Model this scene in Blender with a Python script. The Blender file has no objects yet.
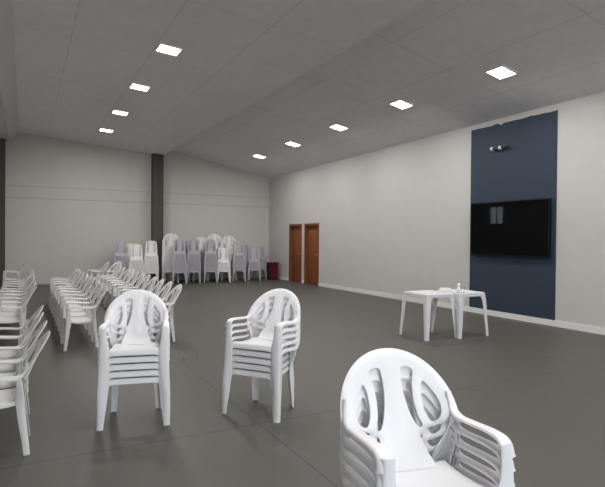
import bpy, bmesh, math, random
from mathutils import Vector, Matrix
from mathutils.geometry import delaunay_2d_cdt
random.seed(7)
S = bpy.context.scene
COL = S.collection
R = math.radians

# ------------------------------------------------------------------ materials
def new_mat(name):
    m = bpy.data.materials.new(name); m.use_nodes = True
    nt = m.node_tree
    return m, nt, nt.nodes['Principled BSDF']

def mat(name, rgb, rough=.5, spec=.5, noise=0., scale=6., metal=0., bump=0.):
    m, nt, b = new_mat(name)
    b.inputs['Roughness'].default_value = rough
    b.inputs['Specular IOR Level'].default_value = spec
    b.inputs['Metallic'].default_value = metal
    tc = nt.nodes.new('ShaderNodeTexCoord')
    n = nt.nodes.new('ShaderNodeTexNoise'); n.inputs['Scale'].default_value = scale
    n.inputs['Detail'].default_value = 4
    nt.links.new(tc.outputs['Object'], n.inputs['Vector'])
    mx = nt.nodes.new('ShaderNodeMix'); mx.data_type = 'RGBA'
    mx.inputs['A'].default_value = tuple(c*(1-noise) for c in rgb)+(1,)
    mx.inputs['B'].default_value = tuple(min(1, c*(1+noise)) for c in rgb)+(1,)
    nt.links.new(n.outputs['Fac'], mx.inputs['Factor'])
    nt.links.new(mx.outputs['Result'], b.inputs['Base Color'])
    if bump:
        bp = nt.nodes.new('ShaderNodeBump'); bp.inputs['Strength'].default_value = bump
        bp.inputs['Distance'].default_value = .01
        nt.links.new(n.outputs['Fac'], bp.inputs['Height'])
        nt.links.new(bp.outputs['Normal'], b.inputs['Normal'])
    return m

def emit(name, rgb, strength):
    m, nt, b = new_mat(name)
    b.inputs['Base Color'].default_value = (.9, .9, .9, 1)
    b.inputs['Emission Color'].default_value = rgb+(1,)
    b.inputs['Emission Strength'].default_value = strength
    return m

def line_mask(nt, coord, period, offset, half):
    """1 on thin lines every `period` along a scalar socket"""
    a = nt.nodes.new('ShaderNodeMath'); a.operation = 'SUBTRACT'; nt.links.new(coord, a.inputs[0]); a.inputs[1].default_value = offset-half
    f = nt.nodes.new('ShaderNodeMath'); f.operation = 'FLOORED_MODULO'; nt.links.new(a.outputs[0], f.inputs[0]); f.inputs[1].default_value = period
    l = nt.nodes.new('ShaderNodeMath'); l.operation = 'LESS_THAN'; nt.links.new(f.outputs[0], l.inputs[0]); l.inputs[1].default_value = 2*half
    return l.outputs[0]

def jointed(name, rgb, joints, rough, noise, scales, strength=.35, spec=.3):
    """base colour with two octaves of mottling and thin dark joints. joints: (axis, period, offset, half width)"""
    m, nt, b = new_mat(name)
    b.inputs['Roughness'].default_value = rough; b.inputs['Specular IOR Level'].default_value = spec
    tc = nt.nodes.new('ShaderNodeTexCoord')
    sx = nt.nodes.new('ShaderNodeSeparateXYZ'); nt.links.new(tc.outputs['Object'], sx.inputs[0])
    fac = None
    for sc in scales:
        n = nt.nodes.new('ShaderNodeTexNoise'); n.inputs['Scale'].default_value = sc; n.inputs['Detail'].default_value = 5
        nt.links.new(tc.outputs['Object'], n.inputs['Vector'])
        if fac is None: fac = n.outputs['Fac']
        else:
            av = nt.nodes.new('ShaderNodeMix'); av.inputs['Factor'].default_value = .5
            nt.links.new(fac, av.inputs[2]); nt.links.new(n.outputs['Fac'], av.inputs[3]); fac = av.outputs[0]
    mr = nt.nodes.new('ShaderNodeMapRange'); mr.inputs['From Min'].default_value = .3; mr.inputs['From Max'].default_value = .7
    nt.links.new(fac, mr.inputs['Value'])
    mx = nt.nodes.new('ShaderNodeMix'); mx.data_type = 'RGBA'
    mx.inputs['A'].default_value = tuple(c*(1-noise) for c in rgb)+(1,)
    mx.inputs['B'].default_value = tuple(c*(1+noise) for c in rgb)+(1,)
    nt.links.new(mr.outputs[0], mx.inputs['Factor'])
    out = mx.outputs['Result']
    for ax, per, off, half in joints:
        k = line_mask(nt, sx.outputs[ax], per, off, half)
        s = nt.nodes.new('ShaderNodeMath'); s.operation = 'MULTIPLY'; nt.links.new(k, s.inputs[0]); s.inputs[1].default_value = strength
        d = nt.nodes.new('ShaderNodeMix'); d.data_type = 'RGBA'; d.inputs['B'].default_value = (.02, .02, .02, 1)
        nt.links.new(s.outputs[0], d.inputs['Factor']); nt.links.new(out, d.inputs['A']); out = d.outputs['Result']
    nt.links.new(out, b.inputs['Base Color'])
    return m

M = {}
M['white'] = mat('white_plastic', (.86, .86, .88), .38, .5, .02)
M['white_old'] = mat('worn_white_plastic', (.73, .73, .725), .45, .4, .06)  # darker, rougher white for the rows and the back stacks
M['grey'] = mat('grey_plastic', (.40, .395, .43), .5, .35, .05)
M['table'] = mat('table_plastic', (.72, .72, .75), .4, .4, .03)
M['wall'] = jointed('painted_wall', (.555, .54, .52), [], .8, .03, (.5, 3.), spec=.2)
M['back_wall'] = jointed('panelled_back_wall', (.59, .565, .53), [(2, 20, 2.86, .012), (2, 20, 3.25, .008)], .8, .03, (.5, 3.), .3, spec=.2)
M['dark_wall'] = mat('grey_cladding', (.36, .355, .345), .7, .2, .05, 2)  # unseen left wall, toned dark so the television's reflection stays dark
M['floor'] = jointed('grey_floor', (.088, .083, .073), [(0, 4.6, 1.80, .007), (1, 4.6, 4.15, .007)], .5, .07, (.35, 9.), .7, spec=.35)
M['ceil_r'] = jointed('ceiling_board', (.80, .79, .81), [(0, 1.25, 7.85, .01), (1, 2.55, 6.93, .01)], .85, .06, (.8, 5.), .16, spec=.1)
M['ceil_l'] = jointed('ceiling_board_low', (.80, .78, .775), [(0, 1.25, 3.17, .01), (1, 2.55, 6.93, .008)], .85, .06, (.8, 5.), .16, spec=.1)
M['beam'] = mat('beam_paint', (.64, .63, .615), .8, .2, .04, 2)
M['column'] = mat('dark_column_paint', (.085, .075, .062), .6, .3, .06, 3)
M['trim'] = mat('white_trim', (.74, .73, .71), .5, .3, .03)
M['blue'] = mat('blue_paint', (.030, .046, .072), .6, .3, .05, 1.5)
M['door'] = jointed('brown_wood', (.235, .075, .028), [], .5, .18, (2., 14.))
M['frame'] = mat('brown_frame', (.20, .07, .03), .5, .3, .1, 8)
M['screen'] = mat('screen_glass', (.002, .002, .003), .03, .16)
M['bezel'] = mat('black_bezel', (.004, .006, .012), .3, .3)
M['black'] = mat('black_plastic', (.012, .012, .012), .35, .5)
M['red'] = mat('dark_red', (.085, .006, .014), .5, .3, .12, 5)
M['paper'] = mat('white_cloth', (.82, .82, .80), .9, .1, .03, 20, bump=.2)
M['chrome'] = mat('brushed_metal', (.6, .6, .6), .3, .5, metal=1.)
M['lamp_frame'] = mat('lamp_frame', (.85, .85, .85), .4)
M['led'] = emit('led_diffuser', (1., .98, .96), 14.)
M['ground'] = mat('outdoor_concrete', (.58, .57, .55), .8, .2, .1)  # kept pale to bounce daylight up to the ceiling
M['label'] = mat('pale_label', (.75, .76, .78), .5)
m, nt, b = new_mat('clear_plastic')
b.inputs['Base Color'].default_value = (.95, .97, .98, 1); b.inputs['Roughness'].default_value = .06
b.inputs['Transmission Weight'].default_value = 1.; b.inputs['IOR'].default_value = 1.25
M['clear'] = m
m, nt, b = new_mat('window_glass')
b.inputs['Base Color'].default_value = (1, 1, 1, 1); b.inputs['Roughness'].default_value = 0.
b.inputs['Transmission Weight'].default_value = 1.; b.inputs['IOR'].default_value = 1.02
M['glass'] = m

# ------------------------------------------------------------------ object helpers
def link(name, me, mt=None, parent=None):
    o = bpy.data.objects.new(name, me); COL.objects.link(o)
    if mt is not None and not me.materials: me.materials.append(mt)
    if parent is not None: o.parent = parent
    return o

def finish(bm, name, sharp=38):
    bmesh.ops.recalc_face_normals(bm, faces=bm.faces)
    me = bpy.data.meshes.new(name); bm.to_mesh(me); bm.free()
    for p in me.polygons: p.use_smooth = True
    me.set_sharp_from_angle(angle=R(sharp))
    return me

def obj(name, bm, mt, parent=None, sharp=38): return link(name, finish(bm, name, sharp), mt, parent)

def empty(name, loc=(0, 0, 0), rz=0):
    o = bpy.data.objects.new(name, None); o.empty_display_size = .1
    o.location = loc; o.rotation_euler = (0, 0, rz); COL.objects.link(o); return o

def tag(o, label, cat, group=None):
    import re
    if len(label.replace('-', ' ').split()) > 16: print('LONG', label)
    o['label'] = label; o['category'] = cat
    if group: o['group'] = group
    return o

def struct(o): o['kind'] = 'structure'; return o

def box(bm, x0, x1, y0, y1, z0, z1, bev=0.):
    vs = [bm.verts.new(p) for p in [(x0, y0, z0), (x1, y0, z0), (x1, y1, z0), (x0, y1, z0), (x0, y0, z1), (x1, y0, z1), (x1, y1, z1), (x0, y1, z1)]]
    fs = [bm.faces.new([vs[i] for i in f]) for f in [(3, 2, 1, 0), (4, 5, 6, 7), (0, 1, 5, 4), (1, 2, 6, 5), (2, 3, 7, 6), (3, 0, 4, 7)]]
    if bev:
        es = list({e for f in fs for e in f.edges})
        bmesh.ops.bevel(bm, geom=es, offset=bev, segments=2, affect='EDGES', profile=.5)
    return bm

def boxes(*args):
    bm = bmesh.new()
    for a in args: box(bm, *a)
    return bm

def lathe(bm, prof, c=(0, 0, 0), axis='z', n=24, cap=True):
    rings = []
    for r, h in prof:
        ring = []
        for i in range(n):
            a = 2*math.pi*i/n; x, y = r*math.cos(a), r*math.sin(a)
            p = {'z': (x, y, h), 'x': (h, x, y), 'y': (x, h, y)}[axis]
            ring.append(bm.verts.new((c[0]+p[0], c[1]+p[1], c[2]+p[2])))
        rings.append(ring)
    for a, b_ in zip(rings, rings[1:]):
        for i in range(n): bm.faces.new((a[i], a[(i+1) % n], b_[(i+1) % n], b_[i]))
    if cap:
        bm.faces.new(rings[0]); bm.faces.new(rings[-1])
    return bm

def shell(bm, verts, faces, t):
    """give a sheet (verts, faces) a thickness t against its normals, with closed edges"""
    verts = [Vector(v) for v in verts]
    nrm = [Vector((0, 0, 0)) for _ in verts]
    for f in faces:
        n = Vector((0, 0, 0))
        for i in range(1, len(f)-1):
            n += (verts[f[i]]-verts[f[0]]).cross(verts[f[i+1]]-verts[f[0]])
        for i in f: nrm[i] += n
    A = [bm.verts.new(v) for v in verts]
    B = [bm.verts.new(v-(n.normalized() if n.length > 0 else n)*t) for v, n in zip(verts, nrm)]
    cnt = {}
    for f in faces:
        for i in range(len(f)):
            e = (f[i], f[(i+1) % len(f)]); cnt[e] = 1
    def mk(l):
        try: bm.faces.new(l)
        except ValueError: pass
    for f in faces:
        mk([A[i] for i in f]); mk([B[i] for i in reversed(f)])
    for (a, b_) in cnt:
        if (b_, a) not in cnt: mk([A[b_], A[a], B[a], B[b_]])
    return bm

def sheet(bm, rows, t):
    n = len(rows[0]); vs = [p for r in rows for p in r]
    fs = [(i*n+j, i*n+j+1, (i+1)*n+j+1, (i+1)*n+j) for i in range(len(rows)-1) for j in range(n-1)]
    return shell(bm, vs, fs, t)

def lerp_tab(tab, z):
    """piecewise-linear lookup in a table of (key, *values), keys descending or ascending"""
    tab = sorted(tab)
    if z <= tab[0][0]: return tab[0][1:]
    for a, b_ in zip(tab, tab[1:]):
        if z <= b_[0]:
            k = (z-a[0])/(b_[0]-a[0]); k = k*k*(3-2*k)*.5+k*.5
            return tuple(p+(q-p)*k for p, q in zip(a[1:], b_[1:]))
    return tab[-1][1:]

def catmull(pts, per=6, closed=True):
    out = []; n = len(pts)
    rng = range(n) if closed else range(n-1)
    for i in rng:
        g = (lambda k: Vector(pts[k % n])) if closed else (lambda k: Vector(pts[max(0, min(n-1, k))]))
        p0, p1, p2, p3 = g(i-1), g(i), g(i+1), g(i+2)
        for s in range(per):
            t = s/per
            out.append(.5*((2*p1)+(p2-p0)*t+(2*p0-5*p1+4*p2-p3)*t*t+(3*p1-p0-3*p2+p3)*t**3))
    if not closed: out.append(Vector(pts[-1]))
    return out

def inside(p, poly):
    c = False; n = len(poly); j = n-1
    for i in range(n):
        a, b_ = poly[i], poly[j]
        if (a[1] > p[1]) != (b_[1] > p[1]) and p[0] < (b_[0]-a[0])*(p[1]-a[1])/(b_[1]-a[1])+a[0]: c = not c
        j = i
    return c

def dist_poly(p, poly):
    best = 9.
    for i in range(len(poly)):
        a, b_ = poly[i-1], poly[i]
        ab = b_-a; t = max(0, min(1, (p-a).dot(ab)/max(1e-12, ab.dot(ab))))
        best = min(best, (a+ab*t-p).length)
    return best

def slotted(outline, holes, fn, t, step):
    """sheet with holes: triangulate the 2D outline, bend it with fn(x, z, distance to rim, distance to slot), thicken it"""
    pts, edges = [], []
    for poly in [outline]+holes:
        s = len(pts); pts += poly; edges += [(s+i, s+(i+1) % len(poly)) for i in range(len(poly))]
    x0, x1 = min(p.x for p in outline), max(p.x for p in outline); z0, z1 = min(p.y for p in outline), max(p.y for p in outline)
    nx, nz = int((x1-x0)/step), int((z1-z0)/step)
    for i in range(nx+1):
        for j in range(nz+1):
            p = Vector((x0+(x1-x0)*i/nx+(.5*step if j % 2 else 0), z0+(z1-z0)*j/nz))
            if inside(p, outline) and dist_poly(p, outline) > step*.45 and all((not inside(p, h)) and dist_poly(p, h) > step*.4 for h in holes): pts.append(p)
    V, _, F, *_ = delaunay_2d_cdt(pts, edges, [], 0, 1e-5)
    fs = []
    for f in F:
        c = sum((V[i] for i in f), Vector((0, 0)))/len(f)
        if inside(c, outline) and not any(inside(c, h) for h in holes): fs.append(tuple(f))
    vs = [fn(v.x, v.y, dist_poly(v, outline), min(dist_poly(v, h) for h in holes)) for v in V]
    return shell(bmesh.new(), vs, fs, t)

def mir(poly): return [Vector((-p.x, p.y)) for p in reversed(poly)]

# ------------------------------------------------------------------ armchair (front = -Y)
CH_H, CH_STEP = .87, .0605
def arm_back_mesh():
    right = [(.0, .398), (.135, .398), (.116, .44), (.102, .48), (.100, .505), (.120, .525), (.165, .540), (.215, .553), (.258, .572)]
    n = 20
    arch = [(.285*math.cos(a), .605+.265*math.sin(a)) for a in [math.pi/2*i/n for i in range(n+1)]]
    half = [Vector(p) for p in right[1:]]+[Vector(p) for p in arch]
    out = half+[Vector((-p.x, p.y)) for p in reversed(half[:-1])]
    inner = catmull([(.056, .788), (.086, .790), (.112, .776), (.101, .735), (.093, .68), (.093, .63), (.100, .585), (.114, .55),
                     (.098, .540), (.080, .560), (.064, .60), (.052, .65), (.046, .71), (.048, .76)], 4)
    outer = catmull([(.150, .728), (.174, .704), (.197, .672), (.210, .635), (.208, .60), (.190, .573), (.160, .562),
                     (.142, .585), (.132, .62), (.131, .66), (.136, .70)], 4)
    holes = [inner, mir(inner), outer, mir(outer)]
    def fn(x, z, d, ds):
        y = .10+.43*(z-.40)-.80*x*x*(1-.55*max(0, (z-.6)/.27))
        if z < .46: y -= .025*((.46-z)/.06)**2
        if d < .026 and z > .5: y += .016*(1-d/.026)**2
        if ds < .012: y += .003*(1-ds/.012)
        y -= .006*math.exp(-(x/.035)**2)*(1 if .45 < z < .84 else 0)*min(1, max(0, (z-.45)/.06))*min(1, max(0, (.84-z)/.06))
        return (x, y, z)
    return finish(slotted(out, holes, fn, .0055, .017), 'armchair_back', 50)

def seat_mesh(rear_y, front_y, zr, zf, wr, wf, apron, name):
    prof = [(rear_y, zr), (rear_y-.05, zr-.008), (rear_y-.12, zr-.011), (rear_y*.4+front_y*.6, zr-.006), (front_y+.045, zf-.001), (front_y+.02, zf), (front_y+.008, zf-.004),
            (front_y+.001, zf-.015), (front_y-.003, zf-.03), (front_y-.004, zf-apron)]
    us = [-1.004, -1, -.985, -.95, -.86]+[-.75+.15*i for i in range(11)]+[.86, .95, .985, 1, 1.004]
    rows = []
    for k, (y, z) in enumerate(prof):
        w = wr+(wf-wr)*(rear_y-y)/(rear_y-front_y); row = []
        for u in us:
            a = abs(u); dz = -.007*(1-min(1, a)**2) if k < 6 else 0
            if k < 7:
                if a > 1: dz -= .030
                elif a >= 1: dz -= .014
                elif a > .97: dz -= .005
            if k == len(prof)-1 and a > .72: dz -= .026*((min(1, a)-.72)/.28)**2
            yy = y+(.012*max(0, (a-.85)/.15)**2 if k > 3 else 0)
            row.append((w*u, yy, z+dz))
        rows.append(row)
    bm = bmesh.new(); sheet(bm, [list(reversed(r)) for r in rows], -.004)
    return finish(bm, name, 40)

def leg_mesh(sx, sy, tab, t, name, n=14):
    """L-section tapered leg shell; tab rows: (z, x_outer, y_outer, width_x, width_y)"""
    zs = [tab[0][0]+(tab[-1][0]-tab[0][0])*i/n for i in range(n+1)]
    rows = []
    for z in zs:
        xo, yo, wx, wy = lerp_tab(tab, z)
        c = min(.016, wx*.3)
        prof = [(wx, .004), (wx*.92, 0), (wx*.5, -.001), (c, 0), (c*.3, c*.3), (0, c), (-.001, wy*.5), (0, wy*.92), (.004, wy)]
        rows.append([(sx*(xo-p), sy*(yo-q), z) for p, q in prof])
    if sx*sy < 0: rows = [list(reversed(r)) for r in rows]
    bm = bmesh.new(); sheet(bm, rows, -t if False else t)
    return finish(bm, name, 45)

def armrest_mesh(sx):
    path = catmull([(.252, .164, .690), (.259, .150, .650), (.261, .128, .616), (.262, .09, .602), (.262, .04, .604), (.263, -.04, .611), (.263, -.13, .619), (.262, -.20, .618), (.261, -.234, .604), (.261, -.250, .578), (.261, -.255, .55)], 4, False)
    rows = []
    for i, p in enumerate(path):
        tan = (path[min(i+1, len(path)-1)]-path[max(i-1, 0)]).normalized()
        up = tan.cross(Vector((1, 0, 0))); up.normalize()
        k = i/(len(path)-1); w = .45+.40*min(1, k*3.5) if k < .33 else .85+.2*min(1, (k-.33)*2)
        lip = .022*min(1, .1+k*3)*(1-max(0, (k-.75)/.25))+.006
        prof = [(-.030*w, -.012), (-.026*w, -.003), (-.01*w, .001), (.012*w, .001), (.022*w, -.003), (.0275*w, -.010), (.029*w, -lip)]
        rows.append([((p.x+a)*sx, p.y+up.y*b_, p.z+up.z*b_) for a, b_ in prof])
    if sx > 0: rows = [list(reversed(r)) for r in rows]
    bm = bmesh.new(); sheet(bm, rows, .0045)
    return finish(bm, 'armrest', 50)

FL = [(.60, .276, .256, .054, .050), (.50, .280, .262, .058, .056), (.43, .283, .266, .080, .072), (.36, .285, .270, .084, .072), (.28, .288, .276, .076, .06), (0., .298, .298, .054, .044)]
RL = [(.590, .268, .126, .036, .034), (.545, .268, .130, .040, .038), (.49, .252, .137, .050, .046), (.44, .228, .143, .066, .06), (.39, .217, .147, .070, .062), (.34, .214, .150, .066, .058), (0., .224, .180, .050, .042)]
ARM = dict(back=arm_back_mesh(), seat=seat_mesh(.095, -.255, .402, .412, .196, .226, .046, 'armchair_seat'), arms=[armrest_mesh(s) for s in (-1, 1)],
           legs=[leg_mesh(sx, -1, FL, .0035, 'front_leg') for sx in (-1, 1)]+[leg_mesh(sx, 1, RL, .0035, 'rear_leg') for sx in (-1, 1)])

# armless stacking chair
def side_back_mesh():
    half = [Vector(p) for p in [(.198, .412), (.196, .50), (.193, .62), (.188, .74), (.182, .81)]]
    half += [Vector((.092+.09*math.cos(a), .825+.095*math.sin(a))) for a in [math.pi/2*i/8 for i in range(9)]]+[Vector((.04, .924))]
    out = half+[Vector((-p.x, p.y)) for p in reversed(half)]
    slot = catmull([(.088, .860), (.122, .868), (.142, .835), (.150, .74), (.154, .62), (.152, .53), (.130, .50), (.100, .51), (.082, .58), (.074, .70), (.076, .80)], 3)
    def fn(x, z, d, ds):
        y = .16+.30*(z-.42)-.45*x*x
        if z < .48: y -= .022*((.48-z)/.06)**2
        if d < .022: y += .014*(1-d/.022)**2
        return (x, y, z)
    return finish(slotted(out, [slot, mir(slot)], fn, .006, .024), 'side_chair_back', 50)
SFL = [(.425, .222, .236, .085, .08), (.36, .226, .242, .080, .07), (.28, .231, .248, .062, .055), (0., .250, .268, .042, .04)]
SRL = [(.43, .215, .168, .08, .07), (.36, .219, .176, .074, .065), (.28, .223, .184, .058, .05), (0., .240, .215, .042, .038)]
SIDE = dict(back=side_back_mesh(), seat=seat_mesh(.155, -.225, .418, .428, .192, .212, .050, 'side_chair_seat'), arms=[],
            legs=[leg_mesh(sx, -1, SFL, .0035, 'front_leg', 9) for sx in (-1, 1)]+[leg_mesh(sx, 1, SRL, .0035, 'rear_leg', 9) for sx in (-1, 1)])

def with_mat(me, mt):
    c = me.copy(); c.materials.clear(); c.materials.append(mt); return c

def make_proto(kit, mt):
    cache = {k: ([with_mat(m_, mt) for m_ in v] if isinstance(v, list) else with_mat(v, mt)) for k, v in kit.items()}
    root = empty('plastic_armchair' if kit['arms'] else 'stacking_chair')
    link('seat', cache['seat'], parent=root); link('backrest', cache['back'], parent=root)
    for a in cache['arms']: link('armrest', a, parent=root)
    for l in cache['legs']: link('leg', l, parent=root)
    return root
PROTO = {'arm_white': make_proto(ARM, M['white']), 'arm_old': make_proto(ARM, M['white_old']), 'side_white': make_proto(SIDE, M['white_old']), 'side_grey': make_proto(SIDE, M['grey'])}
USED = set()
def chair(kind, x, y, z, rz, label, group, tilt=0.):
    p = PROTO[kind]
    if kind not in USED: o = p; USED.add(kind)
    else:
        o = p.copy(); COL.objects.link(o)
        for c in list(p.children):
            d = c.copy(); COL.objects.link(d); d.parent = o
    o.location = (x, y, z); o.rotation_euler = (tilt, 0, R(rz))
    return tag(o, label, 'chair', group)

ORD = ['first', 'second', 'third', 'fourth', 'fifth', 'sixth', 'seventh', 'eighth', 'ninth', 'tenth', 'eleventh', 'twelfth', 'thirteenth', 'fourteenth', 'fifteenth', 'sixteenth', 'seventeenth']
def stack(kind, x, y, rz, n, what, where, group, step):
    for i in range(n):
        k = n-1-i
        pos = 'topmost' if k == 0 else 'lowest' if i == 0 else ORD[k]+' from top'
        j = random.uniform(-.6, .6)
        chair(kind, x+random.uniform(-.0012, .0012), y, i*step, rz+j*.5, f'{what}, {pos} in {where}', group)

# the three tall stacks of armchairs near the viewer
def px_ray(u, v):
    A = CAM_M; return A @ Vector(((u-302.5)/520., (243.5-v)/520., -1.))
stack('arm_white', 0.885, 4.822, -13, 5, 'white slotted armchair', 'the upright stack facing the viewer squarely', 'five armchairs stacked before the rows', CH_STEP)
stack('arm_white', 2.017, 4.500, -53, 5, 'white slotted armchair', 'the lone stack turned sideways on open floor', 'five armchairs stacked in mid floor', CH_STEP)
stack('arm_white', 1.451, 1.685, -12, 5, 'white slotted armchair', 'the large cropped stack nearest the viewer', 'five armchairs stacked closest to the viewer', .0572)

# rows of armchairs, backs towards the blue panel wall
def row(xt, ys, what, group, kind='arm_old'):
    for i, y in enumerate(ys):
        chair(kind, xt-.285+random.uniform(-.012, .012), y, 0, -90+random.uniform(-2.5, 2.5), f'white plastic armchair, {ORD[i]} from front in {what}', group)
row(.14, [4.55+.575*i for i in range(4)], 'the short near row at the picture edge', 'short near row of armchairs')
row(.13, [8.75+.575*i for i in range(9)], 'the outer row behind the short near row', 'outer row of armchairs')
chair('arm_old', -.27, 16.9, 0, -86, 'lone white armchair beyond the far end of the outer row', 'armchairs beyond the rows')
row(1.07, [8.30+.58*i for i in range(10)], 'the middle of the three long rows', 'middle row of armchairs')
row(2.165, [8.22+.58*i for i in range(11)], 'the inner long row beside the open floor', 'inner row of armchairs')
chair('arm_old', 1.90, 16.4, 0, -84, 'lone white armchair seen sideways beyond the middle row', 'armchairs beyond the rows')
chair('arm_old', 2.22, 16.3, 0, -66, 'white armchair turned slightly to the viewer beyond the inner row', 'armchairs beyond the rows')

# stacks along the back wall
AW, SW, SG = 'arm_old', 'side_white', 'side_grey'
FAR = [  # kind, x, y, rz, n, what, where, group
    (SG, 2.86, 18.30, -9, 10, 'grey plastic chair', 'the grey stack farthest left of the column', 'grey stack far left of the column'),
    (SW, 3.30, 18.00, -11, 8, 'white plastic chair', 'the shorter white stack left of the column', 'shorter white stack left of the column'),
    (AW, 3.22, 18.72, -8, 9, 'white armchair', 'the half-hidden stack behind the shorter white stack', 'hidden white stack left of the column'),
    (SW, 3.80, 18.05, -12, 10, 'white plastic chair', 'the white stack just left of the column', 'white stack just left of the column'),
    (AW, 4.60, 18.62, -14, 15, 'white armchair', 'the tall white stack just right of the column', 'tall white stack right of the column'),
    (SG, 4.75, 17.98, -14, 11, 'grey plastic chair', 'the first grey stack right of the column', 'first grey stack right of the column'),
    (SG, 5.28, 18.08, -15, 11, 'grey plastic chair', 'the second grey stack right of the column', 'second grey stack right of the column'),
    (AW, 5.78, 18.85, -16, 13, 'white armchair', 'the stack peeping between two grey stacks', 'white stack behind the grey stacks'),
    (SG, 5.10, 18.80, -14, 10, 'grey plastic chair', 'the stack half hidden behind two grey stacks', 'grey stack behind the first two grey stacks'),  # extra stack added to darken the gaps between the front grey stacks
    (SG, 5.92, 18.12, -16, 11, 'grey plastic chair', 'the third grey stack right of the column', 'third grey stack right of the column'),
    (AW, 6.28, 18.78, -17, 15, 'white armchair', 'the tallest stack, behind the short white stack', 'tallest white stack at the back'),
    (SW, 6.38, 18.02, -17, 6, 'white plastic chair', 'the short white stack beside the third grey stack', 'short white stack at the back'),
    (AW, 6.88, 18.85, -18, 14, 'white armchair', 'the tall stack behind the fourth grey stack', 'tall white stack behind the fourth grey stack'),
    (SG, 7.05, 18.22, -18, 10, 'grey plastic chair', 'the fourth grey stack right of the column', 'fourth grey stack right of the column'),
    (SG, 7.48, 18.80, -18, 8, 'grey plastic chair', 'the stack between and behind the last two', 'grey stack behind the last two'),
    (SG, 7.68, 18.28, -19, 6, 'grey plastic chair', 'the low front stack before the red bin', 'low grey stack near the red bin'),
    (SG, 8.20, 18.95, -19, 7, 'grey plastic chair', 'the corner stack beside the red bin', 'corner stack behind the red bin'),
]
for kind, x, y, rz, n, what, where, group in FAR:
    stack(kind, x, y, rz, n, what, where, group, .062 if kind != AW else .063)

# ------------------------------------------------------------------ room shell
XW, YB, YF, XL = 8.80, 19.40, -5.0, -1.0
def quad(name, pts, mt, t=.12, up=(0, 0, 1)):
    """slab: polygon pts thickened along `up`"""
    bm = bmesh.new(); a = [bm.verts.new(p) for p in pts]; b_ = [bm.verts.new(Vector(p)+Vector(up)*t) for p in pts]
    bm.faces.new(a); bm.faces.new(list(reversed(b_)))
    for i in range(len(pts)): bm.faces.new((a[i], b_[i], b_[(i+1) % len(pts)], a[(i+1) % len(pts)]))
    return struct(obj(name, bm, mt, sharp=20))
quad('floor', [(XL-.2, YF, 0), (XW+.2, YF, 0), (XW+.2, YB+.2, 0), (XL-.2, YB+.2, 0)], M['floor'], -.12)
struct(obj('ground', boxes((-25, 30, -30, YF, -.25, -.02)), M['ground']))  # unseen ground, added to block sky light from below and bounce daylight
def ceil_r(x, y): return 4.255-.011*y+.2*(XW-x)
def ceil_l(x, y): return 4.97-.085*x
XS = 4.45
quad('ceiling', [(XS-.02, YF, ceil_r(XS-.02, YF)), (XW+.2, YF, ceil_r(XW+.2, YF)), (XW+.2, YB+.2, ceil_r(XW+.2, YB+.2)), (XS-.02, YB+.2, ceil_r(XS-.02, YB+.2))], M['ceil_r'])
XB = -.17
quad('ceiling_low', [(XB, YF, ceil_l(XB, YF)), (XS, YF, ceil_l(XS, YF)), (XS, YB+.2, ceil_l(XS, YB)), (XB, YB+.2, ceil_l(XB, YB))], M['ceil_l'])
quad('trim_1', [(XS-.03, YF, ceil_l(XS, 0)+.0), (XS, YF, ceil_l(XS, 0)+.0), (XS, YB+.1, ceil_l(XS, 0)), (XS-.03, YB+.1, ceil_l(XS, 0))], M['ceil_l'], .75)
bm = bmesh.new()
sec = [(XB, 4.984), (-.45, 4.68), (XL-.1, 4.68), (XL-.1, 5.15), (XB, 5.15)]
r0 = [bm.verts.new((x, YF, z)) for x, z in sec]; r1 = [bm.verts.new((x, YB+.1, z)) for x, z in sec]
for i in range(5): bm.faces.new((r0[i], r0[(i+1) % 5], r1[(i+1) % 5], r1[i]))
bm.faces.new(r0); bm.faces.new(list(reversed(r1)))
struct(obj('trim_2', bm, M['beam'], sharp=20))
# walls
struct(obj('wall_back', boxes((XL-.2, XW+.2, YB, YB+.2, 0, 5.6)), M['back_wall']))
D = [(15.33, 16.29, 2.10), (16.57, 17.50, 2.10)]
struct(obj('wall_right', boxes((XW, XW+.2, YF, D[0][0], 0, 4.6), (XW, XW+.2, D[0][1], D[1][0], 0, 4.6), (XW, XW+.2, D[1][1], YB+.2, 0, 4.6),
                              (XW, XW+.2, D[0][0], D[0][1], 2.1, 4.6), (XW, XW+.2, D[1][0], D[1][1], 2.1, 4.6)), M['wall']))
WY0, WY1, WZ0, WZ1 = 15.95, 16.75, 2.30, 3.12
struct(obj('wall_left', boxes((XL-.2, XL, YF, WY0, 0, 5.1), (XL-.2, XL, WY1, YB, 0, 5.1), (XL-.2, XL, WY0, WY1, 0, WZ0), (XL-.2, XL, WY0, WY1, WZ1, 5.1)), M['dark_wall']))
struct(obj('wall_front', boxes((XL-.2, -.8, YF-.2, YF, 0, 5.6), (5.2, XW+.2, YF-.2, YF, 0, 5.6), (-.8, 5.2, YF-.2, YF, 4.0, 5.6)), M['wall']))
struct(obj('wall_corridor', boxes((XW+.2, XW+.3, 15., 18., 0, 2.6)), M['wall']))  # added backing behind both doors, blocks outside light at their gaps
struct(obj('column_back', boxes((4.07, 4.43, YB-.36, YB, 0, 4.72)), M['column']))
struct(obj('column_corner', boxes((-.98, -.56, YB-.40, YB, 0, 4.68)), M['column']))
segs = [(YF, D[0][0]-.05), (D[0][1]+.05, D[1][0]-.05), (D[1][1]+.05, YB)]
struct(obj('baseboard_right', boxes(*[(XW-.016, XW, a, b_, 0, .115) for a, b_ in segs]), M['trim']))
struct(obj('baseboard_back', boxes((-.56, 4.07, YB-.014, YB, 0, .05), (4.43, XW-.016, YB-.014, YB, 0, .05)), M['wall']))
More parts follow.
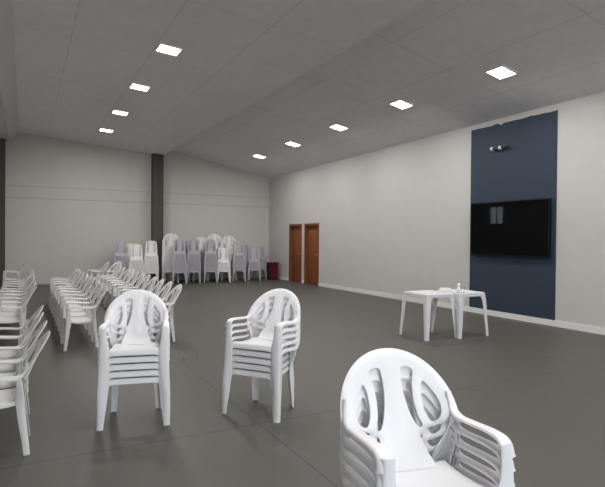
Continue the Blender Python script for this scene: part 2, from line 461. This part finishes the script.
w = struct(obj('window_1', boxes((XL-.14, XL-.06, WY0, WY0+.05, WZ0, WZ1), (XL-.14, XL-.06, WY1-.05, WY1, WZ0, WZ1), (XL-.14, XL-.06, WY0+.05, WY1-.05, WZ0, WZ0+.05), (XL-.14, XL-.06, WY0+.05, WY1-.05, WZ1-.05, WZ1),
                                (XL-.12, XL-.08, (WY0+WY1)/2-.02, (WY0+WY1)/2+.02, WZ0+.05, WZ1-.05)), M['trim']))
obj('pane', boxes((XL-.105, XL-.099, WY0+.05, WY1-.05, WZ0+.05, WZ1-.05)), M['glass'], w)
# doors
for i, (a, b_, h) in enumerate(D):
    d = struct(obj(f'door_{i+1}', box(bmesh.new(), XW+.095, XW+.135, a+.045, b_-.045, .008, h-.045, .003), M['door']))
    obj('door_frame', boxes((XW-.012, XW+.165, a-.035, a+.04, 0, h+.035), (XW-.012, XW+.165, b_-.04, b_+.035, 0, h+.035), (XW-.012, XW+.165, a+.04, b_-.04, h-.04, h+.035)), M['frame'], d)
    bm = bmesh.new(); yh = a+.13
    box(bm, XW+.086, XW+.096, yh-.02, yh+.02, .93, 1.11, .003)
    lathe(bm, [(.010, -.045), (.010, 0)], (XW+.086, yh, 1.05), 'x', 10)
    box(bm, XW+.032, XW+.046, yh-.012, yh+.11, 1.04, 1.062, .004)
    obj('door_handle', bm, M['chrome'], d)
    struct(obj(f'trim_{i+5}', boxes((XW+.02, XW+.2, a, b_, -.02, .006)), M['floor']))

# ------------------------------------------------------------------ blue panel, television, cameras
YP0, YP1 = 6.37, 8.50
bm = bmesh.new()
top = []
n = 26
for i in range(n+1):
    y = YP0+(YP1-YP0)*i/n
    top.append((y, 4.055-.004*i/n+random.uniform(-.006, .006)+(-.035 if i in (16,) else 0)+(.014 if i in (17, 18) else 0)+(.012 if i in (7, 8) else 0)))
pts = [(YP1, .115), (YP0, .115)]+top
f0 = [bm.verts.new((XW-.012, y, z)) for y, z in pts]; f1 = [bm.verts.new((XW-.0005, y, z)) for y, z in pts]
bm.faces.new(f0); bm.faces.new(list(reversed(f1)))
for i in range(len(pts)): bm.faces.new((f0[i], f1[i], f1[(i+1) % len(pts)], f0[(i+1) % len(pts)]))
p = obj('wall_panel', bm, M['blue'], sharp=20); p['kind'] = 'thing'
tag(p, 'tall dark blue panel with a ragged top edge on the white wall', 'wall panel')

tv = empty('television', (XW-.012, 7.43, 1.85), 0)
tag(tv, 'large black flat television mounted on the dark blue panel', 'television')
W2, H2 = .975, .565
obj('body', box(bmesh.new(), -.075, -.03, -W2, W2, -H2, H2, .006), M['bezel'], tv)
obj('bezel', boxes((-.084, -.0752, -W2, -W2+.016, -H2, H2), (-.084, -.0752, W2-.016, W2, -H2, H2), (-.084, -.0752, -W2+.016, W2-.016, H2-.016, H2), (-.084, -.0752, -W2+.016, W2-.016, -H2, -H2+.024)), M['bezel'], tv)
obj('screen', boxes((-.0795, -.0753, -W2+.0165, W2-.0165, -H2+.0245, H2-.0165)), M['screen'], tv)
obj('wall_bracket', boxes((-.0298, 0.0, -.3, .3, -.22, .22)), M['black'], tv)

for k, (y, lab) in enumerate([(7.86, 'small black camera with white ball joint on blue panel, nearer the doors'), (7.65, 'small black camera with white ball joint on blue panel, farther from the doors')]):
    c = empty('camera', (XW-.012, y, 3.54), 0); tag(c, lab, 'camera', 'cameras above the television')
    obj('mount', lathe(bmesh.new(), [(.034, -.02), (.038, -.012), (.038, 0)], axis='x'), M['trim'], c)
    bm = bmesh.new(); bmesh.ops.create_uvsphere(bm, u_segments=20, v_segments=12, radius=.042); bmesh.ops.translate(bm, verts=bm.verts, vec=(-.055, .0, .0))
    obj('ball_joint', bm, M['trim'], c)
    bm = bmesh.new(); lathe(bm, [(.034, -.07), (.039, -.06), (.039, .05), (.026, .06)], axis='x', n=20)
    bmesh.ops.rotate(bm, verts=bm.verts, cent=(0, 0, 0), matrix=Matrix.Rotation(R(50), 3, 'Z')); bmesh.ops.translate(bm, verts=bm.verts, vec=(-.075, -.10, .008))
    body = obj('housing', bm, M['black'], c)

# ------------------------------------------------------------------ red bin
rb = empty('bin', (8.45, 18.27, 0), R(-4)); tag(rb, 'dark red box-shaped bin standing in the room corner by the doors', 'bin')
bm = bmesh.new()
lo = [(-.18, -.155), (.18, -.155), (.18, .155), (-.18, .155)]
v0 = [bm.verts.new((x*.94, y*.94, .0)) for x, y in lo]; v1 = [bm.verts.new((x*1.06, y*1.06, .62)) for x, y in lo]
bm.faces.new(list(reversed(v0))); bm.faces.new(v1)
for i in range(4): bm.faces.new((v0[i], v0[(i+1) % 4], v1[(i+1) % 4], v1[i]))
bmesh.ops.bevel(bm, geom=list(bm.edges), offset=.018, segments=3, affect='EDGES')
obj('body', bm, M['red'], rb)
obj('lid', box(bmesh.new(), -.205, .205, -.178, .178, .622, .672, .014), M['red'], rb)
obj('front_rib', boxes((-.012, .012, -.182, -.155, .06, .58)), M['red'], rb)

# ------------------------------------------------------------------ plastic tables
def table_leg(sx, sy):
    tab = [(.705, .295, .295, .150, .150), (.67, .298, .298, .120, .120), (.60, .308, .308, .094, .094), (.45, .316, .316, .082, .082), (0., .340, .340, .062, .062)]
    return leg_mesh(sx, sy, tab, .006, 'table_leg', 18)
def table_top_mesh():
    def ring(h, r, z):
        out = []
        for cx, cy, a0 in ((1, 1, 0), (-1, 1, 90), (-1, -1, 180), (1, -1, 270)):
            for i in range(7):
                a = R(a0+15*i); out.append((cx*(h-r)+r*math.cos(a), cy*(h-r)+r*math.sin(a), z))
        return out
    prof = [(.290, .05, .672), (.298, .058, .672), (.302, .06, .70), (.302, .06, .722), (.298, .056, .730), (.290, .05, .732), (.278, .045, .7275)]
    bm = bmesh.new(); rings = [[bm.verts.new(p) for p in ring(*q)] for q in prof]
    for a, b_ in zip(rings, rings[1:]):
        for i in range(len(a)): bm.faces.new((a[i], a[(i+1) % len(a)], b_[(i+1) % len(a)], b_[i]))
    bm.faces.new(rings[-1])
    inner = [bm.verts.new(p) for p in ring(.290, .05, .718)]
    for i in range(len(inner)): bm.faces.new((rings[0][i], rings[0][(i+1) % len(inner)], inner[(i+1) % len(inner)], inner[i]))
    bm.faces.new(list(reversed(inner)))
    return finish(bm, 'table_top', 35)
TT = table_top_mesh(); TL = [table_leg(sx, sy) for sx in (-1, 1) for sy in (-1, 1)]
for x, y, rz, lab in [(5.958, 6.67, .5, 'square white plastic table, the one nearer the doors, with folded cloth'), (6.566, 6.57, .3, 'square white plastic table standing closer to the blue panel')]:
    t = empty('plastic_table', (x, y, 0), R(rz)); tag(t, lab, 'table', 'white plastic tables')
    link('tabletop', TT, M['table'], t)
    for l in TL: link('leg', l, M['table'], t)
# things on the tables
bm = bmesh.new()
for k, (sx, sy, z0) in enumerate([(.105, .075, 0), (.10, .072, .017), (.094, .068, .034), (.085, .06, .051)]):
    rows = []
    for i in range(13):
        u = -1+i/6; rows.append([])
        for j in range(11):
            v = -1+j/5; e = max(abs(u), abs(v)); 
            zz = z0+.016*(1-max(0, e-.75)/.25*.55)+.004*math.sin(5*u+2*k)*math.cos(4*v+k)
            rows[-1].append((sx*u+.004*math.sin(7*v+k), sy*v+.004*math.sin(6*u), zz))
    sheet(bm, [list(reversed(r)) for r in rows], .014 if True else 0)
o = obj('folded_cloth', bm, M['paper'], sharp=60); o.location = (6.265, 6.60, .733); o.rotation_euler = (0, 0, R(-30))
tag(o, 'small folded white cloth lying across the two plastic tables', 'cloth')
c = empty('bottle', (6.42, 6.45, .7275)); tag(c, 'clear bottle with a white cap standing on the plastic tables', 'bottle')
obj('body', lathe(bmesh.new(), [(.026, 0), (.031, .004), (.031, .070), (.026, .088), (.014, .100), (.013, .108)], n=20), M['clear'], c)
obj('label', lathe(bmesh.new(), [(.0315, .015), (.0315, .06)], n=20, cap=False), M['label'], c)
obj('cap', lathe(bmesh.new(), [(.016, .1082), (.024, .112), (.027, .13), (.024, .148), (.012, .156)], n=20), M['white'], c)
for k, (x, y, h, lab) in enumerate([(6.49, 6.43, .105, 'clear plastic cup beside the white-capped bottle on the table')]):
    bm = bmesh.new()
    lathe(bm, [(.024, 0), (.033, h), (.0355, h+.002), (.0345, h-.002), (.0315, h-.004), (.0235, .004)], n=24)
    o = obj('cup', bm, M['clear']); o.location = (x, y, .7275); tag(o, lab, 'cup')

for k, (x, y) in enumerate([(1.86, 6.82), (2.03, 6.77)]):
    bm = bmesh.new(); n = 9
    top = [bm.verts.new((.034*math.cos(6.283*i/n)*random.uniform(.6, 1), .026*math.sin(6.283*i/n)*random.uniform(.6, 1), .001)) for i in range(n)]
    c0 = bm.verts.new((0, 0, .012))
    for i in range(n): bm.faces.new((top[i], top[(i+1) % n], c0))
    bm.faces.new(list(reversed(top)))
    o = obj('floor_scrap', bm, M['black']); o.location = (x, y, 0)
    tag(o, 'small dark scrap lying on the bare floor between the two upright armchair stacks', 'litter', 'dark scraps on the floor')

# ------------------------------------------------------------------ ceiling lights
def ceiling_light(x, y, zf, slope, lab, group, power):
    z = zf(x, y)
    o = empty('ceiling_light', (x, y, z)); o.rotation_euler = (0, math.atan(slope), 0); tag(o, lab, 'light', group)
    s = .185
    obj('frame', boxes((-s, s, -s, -s+.018, -.03, 0), (-s, s, s-.018, s, -.03, 0), (-s, -s+.018, -s+.018, s-.018, -.03, 0), (s-.018, s, -s+.018, s-.018, -.03, 0)), M['lamp_frame'], o)
    obj('diffuser', boxes((-s+.0182, s-.0182, -s+.0182, s-.0182, -.026, -.004)), M['led'], o)
    L = bpy.data.lights.new('led_light', 'AREA'); L.shape = 'SQUARE'; L.size = .33; L.energy = power; L.color = (1, .975, .95)
    lo_ = bpy.data.objects.new('led_light', L); COL.objects.link(lo_); lo_.location = (x, y, z-.045)
YL = [16.42, 13.9, 11.33, 8.82, 6.30, 3.78, 1.26, -1.26]
for i, y in enumerate(YL):
    ceiling_light(7.07 if y > 8 else 7.2, y, ceil_r, .2, f'square white ceiling light, {ORD[i]} from the back wall in the row by the blue panel', 'ceiling lights on the panel side', 50)
for i, y in enumerate(YL):
    ceiling_light(2.13, y, ceil_l, .085, f'square white ceiling light, {ORD[i]} from the back wall in the row over the chairs', 'ceiling lights over the chair rows', 50)

# ------------------------------------------------------------------ daylight
wd = bpy.data.worlds.new('overcast'); S.world = wd; wd.use_nodes = True
bg = wd.node_tree.nodes['Background']; bg.inputs['Color'].default_value = (.86, .93, 1., 1); bg.inputs['Strength'].default_value = 4.3
L = bpy.data.lights.new('doorway_daylight', 'AREA'); L.shape = 'RECTANGLE'; L.size = 6.0; L.size_y = 4.0; L.energy = 1; L.cycles.is_portal = True
lo_ = bpy.data.objects.new('doorway_daylight', L); COL.objects.link(lo_); lo_.location = (2.2, YF-.1, 2.0); lo_.rotation_euler = (R(90), 0, 0)

# ------------------------------------------------------------------ camera
cam = bpy.data.cameras.new('camera_view'); co = bpy.data.objects.new('viewpoint', cam); COL.objects.link(co)
cam.sensor_width = 36; cam.sensor_fit = 'HORIZONTAL'; cam.lens = 520/605*36; cam.clip_start = .05; cam.clip_end = 200
y_, p_, r_ = R(28.1), R(-.6), R(.5)
F = Vector((math.sin(y_)*math.cos(p_), math.cos(y_)*math.cos(p_), math.sin(p_))); Rt = Vector((math.cos(y_), -math.sin(y_), 0)); U = Rt.cross(F)
R2 = math.cos(r_)*Rt+math.sin(r_)*U; U2 = -math.sin(r_)*Rt+math.cos(r_)*U
mm = Matrix((R2, U2, -F)).transposed().to_4x4(); mm.translation = (0, 0, 1.62)
co.matrix_world = mm
S.camera = co
S.view_settings.view_transform = 'Standard'; S.view_settings.look = 'None'; S.view_settings.exposure = 0.; S.view_settings.gamma = 1.
S.view_settings.use_curve_mapping = False
S.cycles.use_denoising = True
S.cycles.max_bounces = 8
